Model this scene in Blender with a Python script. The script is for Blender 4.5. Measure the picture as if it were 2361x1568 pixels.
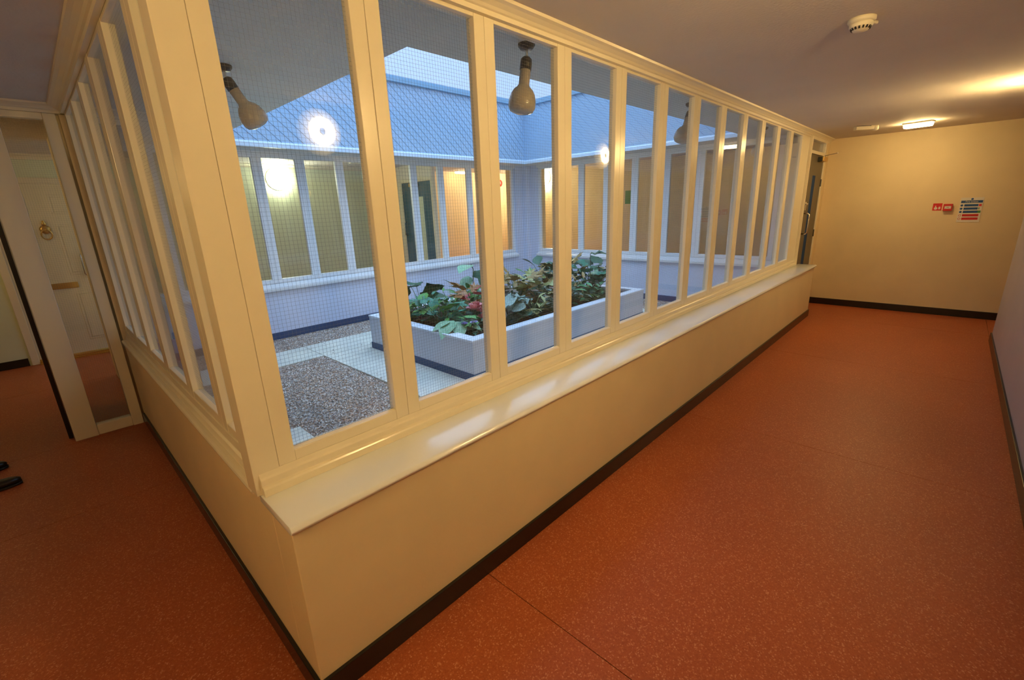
import bpy, bmesh, math, random
from mathutils import Vector, Matrix, Quaternion
random.seed(7)
scene = bpy.context.scene
for o in list(bpy.data.objects): bpy.data.objects.remove(o, do_unlink=True)
col = scene.collection
PI = math.pi

# ------------------------------------------------------------------ camera, sky, exposure
cam = bpy.data.cameras.new('camera'); camo = bpy.data.objects.new('camera', cam); col.objects.link(camo)
R_, P_, Y_, F_ = -0.0381, -0.2817, 0.7692, 1038.17
fwd = Vector((math.cos(P_)*math.cos(Y_), math.cos(P_)*math.sin(Y_), math.sin(P_)))
rt = Vector((math.sin(Y_), -math.cos(Y_), 0)); up = rt.cross(fwd)
rt2 = math.cos(R_)*rt + math.sin(R_)*up; up2 = -math.sin(R_)*rt + math.cos(R_)*up
camo.matrix_world = Matrix(((rt2.x, up2.x, -fwd.x, -0.3457), (rt2.y, up2.y, -fwd.y, -1.2879), (rt2.z, up2.z, -fwd.z, 1.594), (0, 0, 0, 1)))
cam.sensor_fit = 'HORIZONTAL'; cam.sensor_width = 36.0; cam.lens = 36.0*F_/2361.0
cam.clip_start = 0.02; cam.clip_end = 200
scene.camera = camo

world = bpy.data.worlds.new('dusk_sky'); scene.world = world; world.use_nodes = True
wn = world.node_tree.nodes; wl = world.node_tree.links; wn.clear()
wo = wn.new('ShaderNodeOutputWorld'); wb = wn.new('ShaderNodeBackground'); tc = wn.new('ShaderNodeTexCoord')
sx = wn.new('ShaderNodeSeparateXYZ'); rp = wn.new('ShaderNodeValToRGB')
rp.color_ramp.elements[0].position = 0.0; rp.color_ramp.elements[0].color = (0.50, 0.74, 1.14, 1)
rp.color_ramp.elements[1].position = 1.0; rp.color_ramp.elements[1].color = (2.1, 3.1, 4.7, 1)
q = rp.color_ramp.elements.new(0.40); q.color = (0.68, 0.99, 1.52, 1)
wl.new(tc.outputs['Generated'], sx.inputs[0]); wl.new(sx.outputs['Z'], rp.inputs[0])
wl.new(rp.outputs[0], wb.inputs[0]); wl.new(wb.outputs[0], wo.inputs[0]); wb.inputs[1].default_value = 0.95

vs = scene.view_settings; vs.view_transform = 'Standard'; vs.look = 'None'; vs.gamma = 1.0; vs.use_curve_mapping = False
vs.exposure = 0.0
scene.cycles.transparent_max_bounces = 24

# lamp strengths
WARM = (1.0, 0.67, 0.265); L_NEAR = 114.0; L_FAR = 94.0; L_BULK = 49.0; L_WEST = 66.0
L_COOL = 64.0; COOL = (0.96, 1.0, 0.70); L_DIM = 20.0

# ------------------------------------------------------------------ helpers
def S(r, g, b):
    f = lambda c: (c/255)/12.92 if c/255 <= 0.04045 else (((c/255)+0.055)/1.055)**2.4
    return (f(r), f(g), f(b), 1)
def lin(r, g, b): return (r, g, b, 1)

def nmat(name, color, rough=0.5, spec=0.5, metal=0.0, coat=0.0):
    m = bpy.data.materials.new(name); m.use_nodes = True
    b = m.node_tree.nodes['Principled BSDF']
    b.inputs['Base Color'].default_value = color; b.inputs['Roughness'].default_value = rough
    b.inputs['Metallic'].default_value = metal; b.inputs['Specular IOR Level'].default_value = spec
    b.inputs['Coat Weight'].default_value = coat
    return m
def tex(m, kind, scale, **kw):
    n = m.node_tree.nodes; l = m.node_tree.links
    c = n.new('ShaderNodeTexCoord'); t = n.new(kind); t.inputs['Scale'].default_value = scale
    for k, v in kw.items(): t.inputs[k].default_value = v
    l.new(c.outputs['Object'], t.inputs['Vector']); return t
def bump(m, t, out, strength, dist=0.002):
    n = m.node_tree.nodes; l = m.node_tree.links
    b = n.new('ShaderNodeBump'); b.inputs['Strength'].default_value = strength; b.inputs['Distance'].default_value = dist
    l.new(t.outputs[out], b.inputs['Height']); l.new(b.outputs[0], n['Principled BSDF'].inputs['Normal'])
def vary(m, t, out, c0, c1, p0=0.3, p1=0.7):
    n = m.node_tree.nodes; l = m.node_tree.links
    r = n.new('ShaderNodeValToRGB'); e = r.color_ramp.elements
    e[0].position = p0; e[0].color = c0; e[1].position = p1; e[1].color = c1
    l.new(t.outputs[out], r.inputs[0]); l.new(r.outputs[0], n['Principled BSDF'].inputs['Base Color']); return r

def painted(name, c, rough, bstr=0.15, bscale=60, k=0.94, coat=0.0):
    m = nmat(name, c, rough, coat=coat)
    t = tex(m, 'ShaderNodeTexNoise', 3.0, Detail=4.0)
    vary(m, t, 'Fac', lin(c[0]*k, c[1]*k, c[2]*k), c)
    t2 = tex(m, 'ShaderNodeTexNoise', bscale, Detail=3.0); bump(m, t2, 'Fac', bstr, 0.002)
    return m
M = {}
M['wall'] = painted('cream_wall_paint', lin(.78, .64, .40), .55, .25, 90)
M['wall_grey'] = painted('mauve_wall_paint', lin(.46, .43, .45), .5, .25, 90)
M['backwall'] = painted('pale_green_cream_paint', lin(.72, .78, .60), .55, .2, 90)
M['peach'] = painted('peach_wall_paint', lin(.80, .56, .33), .55, .2, 90)
M['gloss'] = painted('white_gloss_paint', lin(.84, .77, .60), .22, .12, 45, .97)
M['sill'] = painted('white_gloss_sill_paint', lin(.84, .88, .90), .19, .05, 30, .98)  # cooler white than the frames: daylight on the board put into its colour
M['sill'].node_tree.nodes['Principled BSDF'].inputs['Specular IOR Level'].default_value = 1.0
M['ext'] = painted('lilac_masonry_paint', lin(.68, .76, .93), .7, .3, 60)
M['extwhite'] = painted('exterior_white_paint', lin(.86, .89, .90), .4, .08, 40, .97)
M['navyskirt'] = painted('navy_skirting_paint', lin(.035, .085, .19), .5, .2, 50, .75)
M['black'] = painted('black_gloss_paint', lin(.012, .009, .007), .25, .1, 40, .8)
M['navy'] = painted('navy_door_paint', lin(.028, .12, .20), .35, .08, 40, .9)  # navy lightened: sky haze reflected over the door is put into the colour
M['navyglass'] = nmat('dark_blue_glazing', lin(.001, .042, .17), .5, .06)
M['taupe'] = painted('taupe_door_paint', lin(.105, .088, .062), .45, .08, 40, .95)
M['doorwhite'] = painted('white_door_paint', lin(.80, .74, .56), .35, .05, 40, .97)
M['ceil'] = painted('textured_white_ceiling', lin(.70, .64, .585), .75, 0.9, 70, .96)
m = M['ceil']
M['soffit'] = painted('grey_soffit_board', lin(.68, .71, .68), .65, .08, 25, .95)
M['clad'] = painted('pale_blue_cladding_paint', lin(.45, .645, .83), .5, .1, 30, .95)
M['cap'] = painted('blue_capping_metal', lin(.30, .52, .70), .35, .05, 30, .95)
M['drip'] = painted('white_drip_trim', lin(.75, .88, .98), .35, .05, 30, .97)
M['chrome'] = nmat('brushed_steel', lin(.62, .60, .56), .25, metal=1.0)
M['brass'] = nmat('polished_brass', lin(.72, .48, .14), .28, metal=1.0)
M['dark'] = nmat('dark_plastic', lin(.02, .022, .022), .4)
M['plastic'] = painted('cream_plastic', lin(.80, .74, .58), .35, .02, 30, .98)
M['slot'] = nmat('black_slot', lin(.01, .01, .01), .7)
M['wire'] = nmat('steel_wire', lin(.20, .20, .19), .5)
M['bulb'] = nmat('smoked_reflector_glass', lin(.44, .38, .31), .25)
M['red'] = nmat('red_plastic', lin(.52, .012, .010), .35)
M['signred'] = nmat('red_print', lin(.55, .01, .012), .4)
M['signblue'] = nmat('blue_print', lin(.006, .07, .24), .4)
M['signgreen'] = nmat('green_print', lin(.06, .26, .06), .4)
M['signwhite'] = nmat('white_print', lin(.72, .68, .60), .4)
M['leather'] = nmat('black_leather', lin(.008, .007, .006), .3)
M['rubber'] = nmat('black_rubber', lin(.006, .006, .006), .6)
M['planter'] = painted('lilac_grey_planter_paint', lin(.62, .66, .74), .6, .25, 60)
M['coping'] = painted('pale_coping_paint', lin(.78, .84, .92), .5, .15, 50)

# vinyl floor: terracotta with flecks
m = M['vinyl'] = nmat('terracotta_vinyl', lin(.42, .080, .018), .42, .30)
t = tex(m, 'ShaderNodeTexVoronoi', 210.0); t.feature = 'F1'
n = m.node_tree.nodes; l = m.node_tree.links
sep = n.new('ShaderNodeSeparateColor'); l.new(t.outputs['Color'], sep.inputs[0])
r = n.new('ShaderNodeValToRGB'); e = r.color_ramp.elements
e[0].position = 0.0; e[0].color = lin(.35, .080, .028); e[1].position = 1.0; e[1].color = lin(.60, .26, .13)
x = e.new(.35); x.color = lin(.40, .100, .036); x = e.new(.80); x.color = lin(.42, .106, .038); x = e.new(.90); x.color = lin(.50, .15, .055)
l.new(sep.outputs[0], r.inputs[0])
big = tex(m, 'ShaderNodeTexNoise', 0.9, Detail=3.0)
mx = n.new('ShaderNodeMix'); mx.data_type = 'RGBA'; mx.blend_type = 'MULTIPLY'; mx.inputs[0].default_value = .5
rb = n.new('ShaderNodeValToRGB'); rb.color_ramp.elements[0].position = .35; rb.color_ramp.elements[0].color = lin(.78, .74, .78)
rb.color_ramp.elements[1].position = .65; rb.color_ramp.elements[1].color = lin(1, 1, 1)
l.new(big.outputs['Fac'], rb.inputs[0]); l.new(r.outputs[0], mx.inputs[6]); l.new(rb.outputs[0], mx.inputs[7])
l.new(mx.outputs[2], n['Principled BSDF'].inputs['Base Color'])
t2 = tex(m, 'ShaderNodeTexNoise', 160.0, Detail=2.0); bump(m, t2, 'Fac', .12, .001)

# paving and gravel
m = M['paving'] = nmat('pale_concrete_paving', lin(.7,.7,.62), .85)
t = tex(m, 'ShaderNodeTexNoise', 6.0, Detail=8.0); vary(m, t, 'Fac', lin(.60, .62, .55), lin(.76, .77, .68))
t2 = tex(m, 'ShaderNodeTexNoise', 120.0); bump(m, t2, 'Fac', .3, .002)
m = M['bed'] = nmat('gravel_bed_sand', lin(.36, .29, .23), .95)
def stone_mat():
    m = nmat('mixed_gravel', lin(.4, .35, .3), .8); n = m.node_tree.nodes; l = m.node_tree.links
    a = n.new('ShaderNodeAttribute'); a.attribute_name = 'tone'; r = n.new('ShaderNodeValToRGB'); r.color_ramp.interpolation = 'CONSTANT'
    cs = [(.60, .50, .42), (.78, .73, .66), (.46, .31, .22), (.68, .62, .56), (.86, .84, .78), (.32, .25, .21), (.62, .45, .32), (.52, .50, .49)]
    e = r.color_ramp.elements; e[0].position = 0; e[0].color = lin(*cs[0]); e[1].position = 1/8; e[1].color = lin(*cs[1])
    for i in range(2, 8): x = e.new(i/8); x.color = lin(*cs[i])
    l.new(a.outputs['Fac'], r.inputs[0]); l.new(r.outputs[0], n['Principled BSDF'].inputs['Base Color']); return m
M['gravel'] = stone_mat()
m = M['soil'] = nmat('dark_potting_soil', lin(.05, .035, .025), .95)
t = tex(m, 'ShaderNodeTexNoise', 40.0, Detail=6.0); vary(m, t, 'Fac', lin(.03, .022, .016), lin(.13, .10, .075)); bump(m, t, 'Fac', 1.0, .02)

# clear glass for panes: transparent with surface reflection by viewing angle
def glass(name, tint):
    m = bpy.data.materials.new(name); m.use_nodes = True; n = m.node_tree.nodes; l = m.node_tree.links; n.clear()
    o = n.new('ShaderNodeOutputMaterial'); mix = n.new('ShaderNodeMixShader'); tr = n.new('ShaderNodeBsdfTransparent'); gl = n.new('ShaderNodeBsdfGlossy')
    tr.inputs[0].default_value = tint; gl.inputs['Roughness'].default_value = 0.012
    lw = n.new('ShaderNodeLayerWeight'); lw.inputs[0].default_value = .5
    pw = n.new('ShaderNodeMath'); pw.operation = 'POWER'; pw.inputs[1].default_value = 5.0
    ma = n.new('ShaderNodeMath'); ma.operation = 'MULTIPLY_ADD'; ma.inputs[1].default_value = .965; ma.inputs[2].default_value = .035
    l.new(lw.outputs['Facing'], pw.inputs[0]); l.new(pw.outputs[0], ma.inputs[0]); l.new(ma.outputs[0], mix.inputs[0])
    l.new(tr.outputs[0], mix.inputs[1]); l.new(gl.outputs[0], mix.inputs[2]); l.new(mix.outputs[0], o.inputs[0]); return m
M['glass'] = glass('window_glass', lin(.985, .992, .988))
def emis(name, c, s, ring=False):
    m = bpy.data.materials.new(name); m.use_nodes = True; n = m.node_tree.nodes; l = m.node_tree.links; n.clear()
    o = n.new('ShaderNodeOutputMaterial'); e = n.new('ShaderNodeEmission'); e.inputs[0].default_value = (*c, 1); e.inputs[1].default_value = s
    l.new(e.outputs[0], o.inputs[0])
    if ring:      # the curled tube behind the opal cover shows as a brighter ring
        c_ = n.new('ShaderNodeTexCoord'); sp = n.new('ShaderNodeSeparateXYZ'); l.new(c_.outputs['Object'], sp.inputs[0])
        cb = n.new('ShaderNodeCombineXYZ'); l.new(sp.outputs['X'], cb.inputs['X']); l.new(sp.outputs['Y'], cb.inputs['Y'])
        ln_ = n.new('ShaderNodeVectorMath'); ln_.operation = 'LENGTH'; l.new(cb.outputs[0], ln_.inputs[0])
        r = n.new('ShaderNodeValToRGB'); q = r.color_ramp.elements
        q[0].position = 0.0; q[0].color = (.05, .05, .05, 1); q[1].position = .160; q[1].color = (.022, .022, .022, 1)
        for p_, v_ in ((.025, .08), (.05, 3.3), (.080, 3.3), (.10, .11), (.135, .055)): k = q.new(p_); k.color = (v_, v_, v_, 1)
        mu = n.new('ShaderNodeMath'); mu.operation = 'MULTIPLY'; mu.inputs[1].default_value = s
        l.new(ln_.outputs['Value'], r.inputs[0]); l.new(r.outputs[0], mu.inputs[0]); l.new(mu.outputs[0], e.inputs[1])
    return m

# ------------------------------------------------------------------ geometry collectors
class MB:
    def __init__(s): s.v = []; s.f = []
    def add(s, vs, fs):
        k = len(s.v); s.v += [tuple(p) for p in vs]; s.f += [tuple(i+k for i in f) for f in fs]; return s
    def box(s, x0, x1, y0, y1, z0, z1):
        return s.add([(x0, y0, z0), (x1, y0, z0), (x1, y1, z0), (x0, y1, z0), (x0, y0, z1), (x1, y0, z1), (x1, y1, z1), (x0, y1, z1)],
                     [(0, 3, 2, 1), (4, 5, 6, 7), (0, 1, 5, 4), (1, 2, 6, 5), (2, 3, 7, 6), (3, 0, 4, 7)])
    def prism(s, pts, a, b, fn):      # polygon (u,w) swept from a to b; fn(u,w,t)->xyz
        k = len(pts)
        vs = [fn(u, w, a) for u, w in pts] + [fn(u, w, b) for u, w in pts]
        fs = [tuple(range(k-1, -1, -1)), tuple(range(k, 2*k))] + [(i, (i+1) % k, k+(i+1) % k, k+i) for i in range(k)]
        return s.add(vs, fs)
    def lathe(s, prof, seg=24, c=(0, 0, 0), mat=None):
        vs = []; fs = []
        for r, z in prof:
            for i in range(seg):
                a = 2*PI*i/seg; vs.append((r*math.cos(a), r*math.sin(a), z))
        for j in range(len(prof)-1):
            for i in range(seg): fs.append((j*seg+i, j*seg+(i+1) % seg, (j+1)*seg+(i+1) % seg, (j+1)*seg+i))
        fs.append(tuple(range(seg-1, -1, -1))); fs.append(tuple(range((len(prof)-1)*seg, len(prof)*seg)))
        if mat: vs = [mat @ Vector(v) for v in vs]
        return s.add([(v[0]+c[0], v[1]+c[1], v[2]+c[2]) for v in vs], fs)
    def tube(s, pts, r, seg=8):
        pts = [Vector(p) for p in pts]; vs = []; fs = []; prev = None
        for i, p in enumerate(pts):
            d = (pts[min(i+1, len(pts)-1)]-pts[max(i-1, 0)]).normalized()
            a = d.orthogonal().normalized() if prev is None else (prev-d*prev.dot(d)).normalized()
            prev = a; b = d.cross(a); rr = r[i] if isinstance(r, (list, tuple)) else r
            for k in range(seg):
                t = 2*PI*k/seg; vs.append(p+rr*(math.cos(t)*a+math.sin(t)*b))
        for i in range(len(pts)-1):
            for k in range(seg): fs.append((i*seg+k, i*seg+(k+1) % seg, (i+1)*seg+(k+1) % seg, (i+1)*seg+k))
        fs.append(tuple(range(seg-1, -1, -1))); fs.append(tuple(range((len(pts)-1)*seg, len(pts)*seg)))
        return s.add(vs, fs)
    def mesh(s, name, mat, smooth=False):
        me = bpy.data.meshes.new(name); me.from_pydata(s.v, [], s.f)
        bm = bmesh.new(); bm.from_mesh(me); bmesh.ops.recalc_face_normals(bm, faces=bm.faces); bm.to_mesh(me); bm.free()
        if mat: me.materials.append(mat)
        if smooth:
            for p in me.polygons: p.use_smooth = True
        me.update(); return me
    def build(s, name, mat, parent=None, smooth=False, bevel=0):
        o = bpy.data.objects.new(name, s.mesh(name, mat, smooth)); col.objects.link(o)
        if parent: o.parent = parent
        if bevel: addbev(o, bevel)
        return o
def addbev(o, w):
    b = o.modifiers.new('bevel', 'BEVEL'); b.width = w; b.segments = 2; b.limit_method = 'ANGLE'; b.angle_limit = math.radians(40); b.harden_normals = False
def link(name, me, parent=None, loc=(0, 0, 0), bevel=0):
    o = bpy.data.objects.new(name, me); col.objects.link(o); o.location = loc
    if parent: o.parent = parent
    if bevel: addbev(o, bevel)
    return o
def tag(o, label, cat, group=None, kind=None):
    o['label'] = label; o['category'] = cat
    if group: o['group'] = group
    if kind: o['kind'] = kind
    return o
def thing(name, label, cat, loc=(0, 0, 0), rz=0, group=None, kind=None):
    o = bpy.data.objects.new(name, None); col.objects.link(o); o.empty_display_size = .1
    o.location = loc; o.rotation_euler = (0, 0, rz); return tag(o, label, cat, group, kind)
def bx(*a): return MB().box(*a)
def struct(name, mb, mat, label, cat, bevel=0, smooth=False):
    o = mb.build(name, mat, None, smooth, bevel); return tag(o, label, cat, None, 'structure')

# ------------------------------------------------------------------ floor, ceiling, walls
fl = struct('floor', bx(-1.85, 7.985, -4.0, 6.5, -.12, -.004), M['black'], 'terracotta flecked vinyl floor of the corridors, laid in wide sheets', 'floor')
G = .0018
def sheet(x0, x1, y0, y1): bx(x0+G, x1-G, y0+G, y1-G, -.004, 0).build('vinyl_sheet', M['vinyl'], fl)
for a, b in ((.76, 2.93), (2.93, 5.05), (5.05, 7.0)): sheet(a, b, -1.8, 0)
sheet(7.0, 7.985, -1.8, .24); sheet(6.75, 7.985, -4, -1.8); sheet(6.85, 7.985, .24, 6.5)
sheet(-1.85, .76, -1.8, 0); sheet(-1.85, 0, 0, 2.09); sheet(-1.85, 0, 2.09, 3.30); sheet(-1.85, 0, 3.30, 5.15)
sheet(-1.85, 2.2, 5.15, 6.5); sheet(2.2, 4.55, 5.15, 6.5); sheet(4.55, 6.85, 5.15, 6.5)

HX0, HX1, HY0, HY1 = 1.15, 6.10, .80, 4.47       # sky opening of the courtyard
c = MB()
c.box(-1.9, 8.05, -4.05, .27, 2.40, 2.52); c.box(-1.9, 8.05, 4.93, 6.55, 2.40, 2.52)
c.box(-1.9, .12, .27, 4.93, 2.40, 2.52); c.box(6.63, 8.05, .27, 4.93, 2.40, 2.52)
struct('ceiling', c, M['ceil'], 'white ceiling with a stippled coating over the corridors', 'ceiling')
c = MB()
c.box(.09, 6.63, .27, HY0, 2.38, 2.50); c.box(.09, 6.63, HY1, 4.93, 2.38, 2.50)
c.box(.09, HX0, HY0, HY1, 2.38, 2.50); c.box(HX1, 6.63, HY0, HY1, 2.38, 2.50)
struct('soffit', c, M['soffit'], 'smooth grey soffit running round the courtyard under the roof edge', 'soffit')

struct('wall_far', bx(7.985, 8.1, -4.0, 6.5, -.1, 2.46), M['wall'], 'yellow cream end wall of the right corridor with signs on it', 'wall')
struct('wall_right', bx(-1.85, 6.75, -1.95, -1.8, -.1, 2.46), M['wall_grey'], 'mauve grey long wall on the right side of the corridor', 'wall')
struct('wall_side_passage', bx(6.6, 6.75, -4.0, -1.95, -.1, 2.46), M['wall_grey'], 'wall of the side passage round the right corner', 'wall')
struct('wall_passage_end', bx(6.6, 8.1, -4.15, -4.0, -.1, 2.46), M['wall'], 'end wall of the side passage, out of sight', 'wall')
struct('wall_left', bx(-2.0, -1.85, -1.95, 6.65, -.1, 2.46), M['wall'], 'outer wall of the left corridor', 'wall')
struct('wall_back', bx(-1.85, 4.55, 6.5, 6.65, -.1, 2.46), M['backwall'], 'cream back wall beyond the courtyard, holding the white panelled door', 'wall')
struct('wall_back_peach', bx(4.55, 8.1, 6.5, 6.65, -.1, 2.46), M['peach'], 'orange peach back wall beyond the navy door in the far corridor', 'wall')

# low walls round the courtyard: inner leaf (corridor side) and outer leaf (courtyard side)
struct('wall_low_right', bx(0, 7.0, 0, .16, 0, .69), M['wall'], 'low cream wall under the long window run in the right corridor', 'wall', .004)
struct('wall_low_left', bx(0, .09, .16, 3.345, 0, .69), M['wall'], 'low cream wall under the window run in the left corridor', 'wall', .004)
struct('wall_left_inner', bx(0, .09, 3.345, 5.15, 0, 2.40), M['wall'], 'cream wall past the glazed screen in the left corridor', 'wall')
struct('wall_low_back', bx(.09, 6.85, 5.02, 5.15, 0, .78), M['wall'], 'corridor side of the low wall across the courtyard', 'wall')
struct('wall_low_far', bx(6.72, 6.85, .30, 5.02, 0, .78), M['wall'], 'corridor side of the low wall at the far end of the courtyard', 'wall')
struct('wall_courtyard_right', bx(.15, 6.6, .16, .30, -.05, .685), M['ext'], 'lilac courtyard face of the near low wall', 'wall')
struct('wall_courtyard_left', MB().box(.09, .15, .30, 3.345, -.05, .685).box(.09, .15, 3.345, 5.02, -.05, 2.40), M['ext'], 'lilac courtyard face of the left low wall', 'wall')
struct('wall_courtyard_back', MB().box(.15, 6.72, 4.9, 5.02, -.05, .76).box(6.30, 6.72, 4.9, 5.02, .76, 2.40), M['ext'], 'lilac blue courtyard wall across from the window run', 'wall')
struct('wall_courtyard_far', MB().box(6.6, 6.72, .30, 4.9, -.05, .76).box(6.6, 6.72, 4.62, 4.9, .76, 2.40), M['ext'], 'lilac blue courtyard wall at the right far side', 'wall')
struct('wall_back_inner_corner', bx(6.30, 6.85, 5.02, 5.15, .78, 2.40), M['wall'], 'inside of the far courtyard corner', 'wall')
struct('wall_far_inner_corner', bx(6.72, 6.85, 4.62, 5.02, .78, 2.40), M['wall'], 'inside of the far courtyard corner on its right side', 'wall')

# skirtings
BH = .095
def skirt(nm, pts, mat, label, h=BH, t=.015, z=0):
    mb = MB()
    for (x0, y0, x1, y1) in pts: mb.box(x0, x1, y0, y1, z, z+h)
    return struct(nm, mb, mat, label, 'skirting', .003)
skirt('baseboard_low_right', [(-.015, -.015, 7.0, 0)], M['black'], 'black skirting along the low wall of the right corridor')
skirt('baseboard_low_left', [(-.015, 0, 0, 3.30)], M['black'], 'black skirting along the low wall of the left corridor')
skirt('baseboard_far', [(7.97, -4.0, 7.985, .20)], M['black'], 'black skirting along the yellow end wall')
skirt('baseboard_right', [(-1.85, -1.8, 6.75, -1.785)], M['black'], 'black skirting along the mauve right wall')
skirt('baseboard_back', [(-1.85, 6.485, -.66, 6.5)], M['black'], 'black skirting left of the white panelled door')
skirt('baseboard_courtyard_back', [(.30, 4.885, 6.6, 4.9)], M['navyskirt'], 'navy blue band at the foot of the courtyard wall across', .09, z=.07)
skirt('baseboard_courtyard_far', [(6.585, .30, 6.6, 4.885)], M['navyskirt'], 'navy blue band at the foot of the far right courtyard wall', .09, z=.07)

# sill board of the right run, ledge of the left run
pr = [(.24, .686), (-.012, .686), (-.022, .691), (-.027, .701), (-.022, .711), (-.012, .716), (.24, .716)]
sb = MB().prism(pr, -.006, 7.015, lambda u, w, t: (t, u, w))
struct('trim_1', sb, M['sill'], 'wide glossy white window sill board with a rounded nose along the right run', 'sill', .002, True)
pr = [(.07, .690), (-.004, .690), (-.014, .695), (-.017, .704), (-.013, .713), (-.004, .716), (.012, .716), (.016, .745), (.026, .752), (.026, .79), (.07, .79)]
struct('trim_2', MB().prism(pr, .29, 3.32, lambda u, w, t: (u, t, w)), M['gloss'], 'narrow white ledge moulding under the left window run', 'sill', .002)
pr = [(.27, .716), (.196, .716), (.196, .742), (.200, .748), (.210, .750), (.210, .772), (.216, .778), (.222, .792), (.27, .792)]
struct('trim_3', MB().prism(pr, .0, 6.86, lambda u, w, t: (t, u, w)), M['gloss'], 'white stepped moulding between sill board and right window frames', 'moulding', .0015)
# outside sills below the far windows
pr = [(.06, .72), (-.05, .70), (-.055, .735), (-.045, .742), (.06, .79)]
struct('trim_4', MB().prism(pr, .33, 6.30, lambda u, w, t: (t, 4.9+u, w)), M['extwhite'], 'white outside sill on the courtyard wall across', 'sill', .003)
struct('trim_5', MB().prism(pr, .33, 4.62, lambda u, w, t: (6.6+u, t, w)), M['extwhite'], 'white outside sill on the far right courtyard wall', 'sill', .003)
pr = [(-.036, .685), (.018, .675), (.020, .700), (.014, .706), (-.032, .78), (-.036, .78)]
struct('trim_6', MB().prism(pr, .09, 6.6, lambda u, w, t: (t, .30+u, w)), M['extwhite'], 'white outside sill below the near right window run', 'sill', .003)
struct('trim_7', MB().prism(pr, .33, 3.345, lambda u, w, t: (.115+u, t, w)), M['extwhite'], 'white outside sill below the near left window run', 'sill', .003)

# lintels and cornices
ZT = 2.362
lt = MB().box(0.0, 7.985, .222, .30, ZT, 2.40)
struct('trim_8', lt, M['gloss'], 'white head board over the right window run', 'moulding')
struct('trim_9', MB().box(.03, .15, .30, 3.345, ZT, 2.40), M['gloss'], 'white head board over the left window run', 'moulding')
struct('trim_10', MB().box(.30, 6.30, 4.9, 5.02, 2.34, 2.40).box(6.6, 6.72, .30, 4.62, 2.34, 2.40), M['extwhite'], 'pale head board over the courtyard windows opposite', 'moulding')
cv = [(0, 2.345), (.022, 2.345), (.024, 2.362), (.032, 2.366), (.040, 2.374), (.060, 2.384), (.076, 2.389), (.080, 2.400), (0, 2.400)]
struct('trim_11', MB().prism(cv, -.05, 7.985, lambda u, w, t: (t, .222-u, w)), M['gloss'], 'white moulded cornice along the right corridor windows', 'cornice', 0)
struct('trim_12', MB().prism(cv, .15, 3.345, lambda u, w, t: (.03-u, t, w)), M['gloss'], 'white moulded cornice along the left corridor windows', 'cornice', 0)
struct('trim_13', MB().prism(cv, -1.85, .03, lambda u, w, t: (t, 3.345-u, w)), M['gloss'], 'white moulded cornice over the glazed door screen', 'cornice', 0)
struct('trim_14', MB().prism(cv, -1.85, 4.5, lambda u, w, t: (t, 6.5-u, w)), M['gloss'], 'white cornice over the white panelled door', 'cornice', 0)

# posts
struct('trim_15', bx(-.016, .066, .222, .312, .716, 2.40), M['gloss'], 'big white corner post between the two window runs', 'post', .002)
struct('trim_16', bx(6.51, 6.852, .222, .30, .716, 2.40), M['gloss'], 'white end post between the right window run and the grey door', 'post', .004)
struct('trim_17', bx(6.6, 6.84, .30, .42, .79, 2.40), M['gloss'], 'white post behind the end of the right window run', 'post', .004)

# ------------------------------------------------------------------ windows
def window_parts(width, z0, z1, st=.056, head=.03, foot=.038, mat='gloss', wires=True):
    """local: u along wall, y depth (front 0, room side is -y), z absolute"""
    D = {}
    D['stile_a'] = bx(.0006, st, 0, .045, z0, z1).mesh('stile', M[mat])
    D['stile_b'] = bx(width-st, width-.0006, 0, .045, z0, z1).mesh('stile', M[mat])
    D['top'] = bx(st, width-st, .001, .044, z1-head, z1).mesh('top_rail', M[mat])
    D['bottom'] = bx(st, width-st, .001, .044, z0, z0+foot).mesh('bottom_rail', M[mat])
    pr = [(.0, z0+foot), (.020, z0+foot+.005), (.020, z0+foot-.002), (0, z0+foot-.002)]
    D['bead'] = MB().prism([(.003, z0+foot-.004), (.020, z0+foot-.004), (.020, z0+foot+.006), (.003, z0+foot+.001)], st, width-st, lambda u, w, t: (t, u, w)).mesh('glazing_bead', M[mat])
    D['pane'] = bx(st-.008, width-st+.008, .021, .027, z0+foot-.008, z1-head+.008).mesh('pane', M['glass'])
    if wires:
        w = MB(); h = .00024; p = .0130
        def bar(x0, x1, y0, y1, za, zb):
            w.add([(x0, y0, za), (x1, y0, za), (x1, y1, za), (x0, y1, za), (x0, y0, zb), (x1, y0, zb), (x1, y1, zb), (x0, y1, zb)],
                  [(0, 1, 5, 4), (1, 2, 6, 5), (2, 3, 7, 6), (3, 0, 4, 7)])
        n = int((width-2*st)/p); za, zb = z0+foot, z1-head
        for i in range(n+1):
            x = st+.004+i*p
            if x < width-st: bar(x-h, x+h, .024-h, .024+h, za, zb)
        n = int((zb-za)/p)
        for j in range(n+1):
            z = za+.005+j*p
            if z < zb: w.add([(st, .024-h, z-h), (st, .024+h, z-h), (st, .024+h, z+h), (st, .024-h, z+h), (width-st, .024-h, z-h), (width-st, .024+h, z-h), (width-st, .024+h, z+h), (width-st, .024-h, z+h)],
                             [(0, 1, 5, 4), (1, 2, 6, 5), (2, 3, 7, 6), (3, 0, 4, 7)])
        D['wires'] = w.mesh('wire_mesh', M['wire'])
    return D
wcount = [0]
def window(D, loc, rz, label):
    wcount[0] += 1
    t = thing('window_%d' % wcount[0], label, 'window', loc, rz, None, 'structure')
    link('stile', D['stile_a'], t, bevel=.002); link('stile', D['stile_b'], t, bevel=.002)
    link('top_rail', D['top'], t, bevel=.002); link('bottom_rail', D['bottom'], t, bevel=.002); link('glazing_bead', D['bead'], t)
    p = link('pane', D['pane'], t)
    if 'wires' in D: w = link('wire_mesh', D['wires'], p); w['kind'] = 'stuff'
    return t
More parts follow.
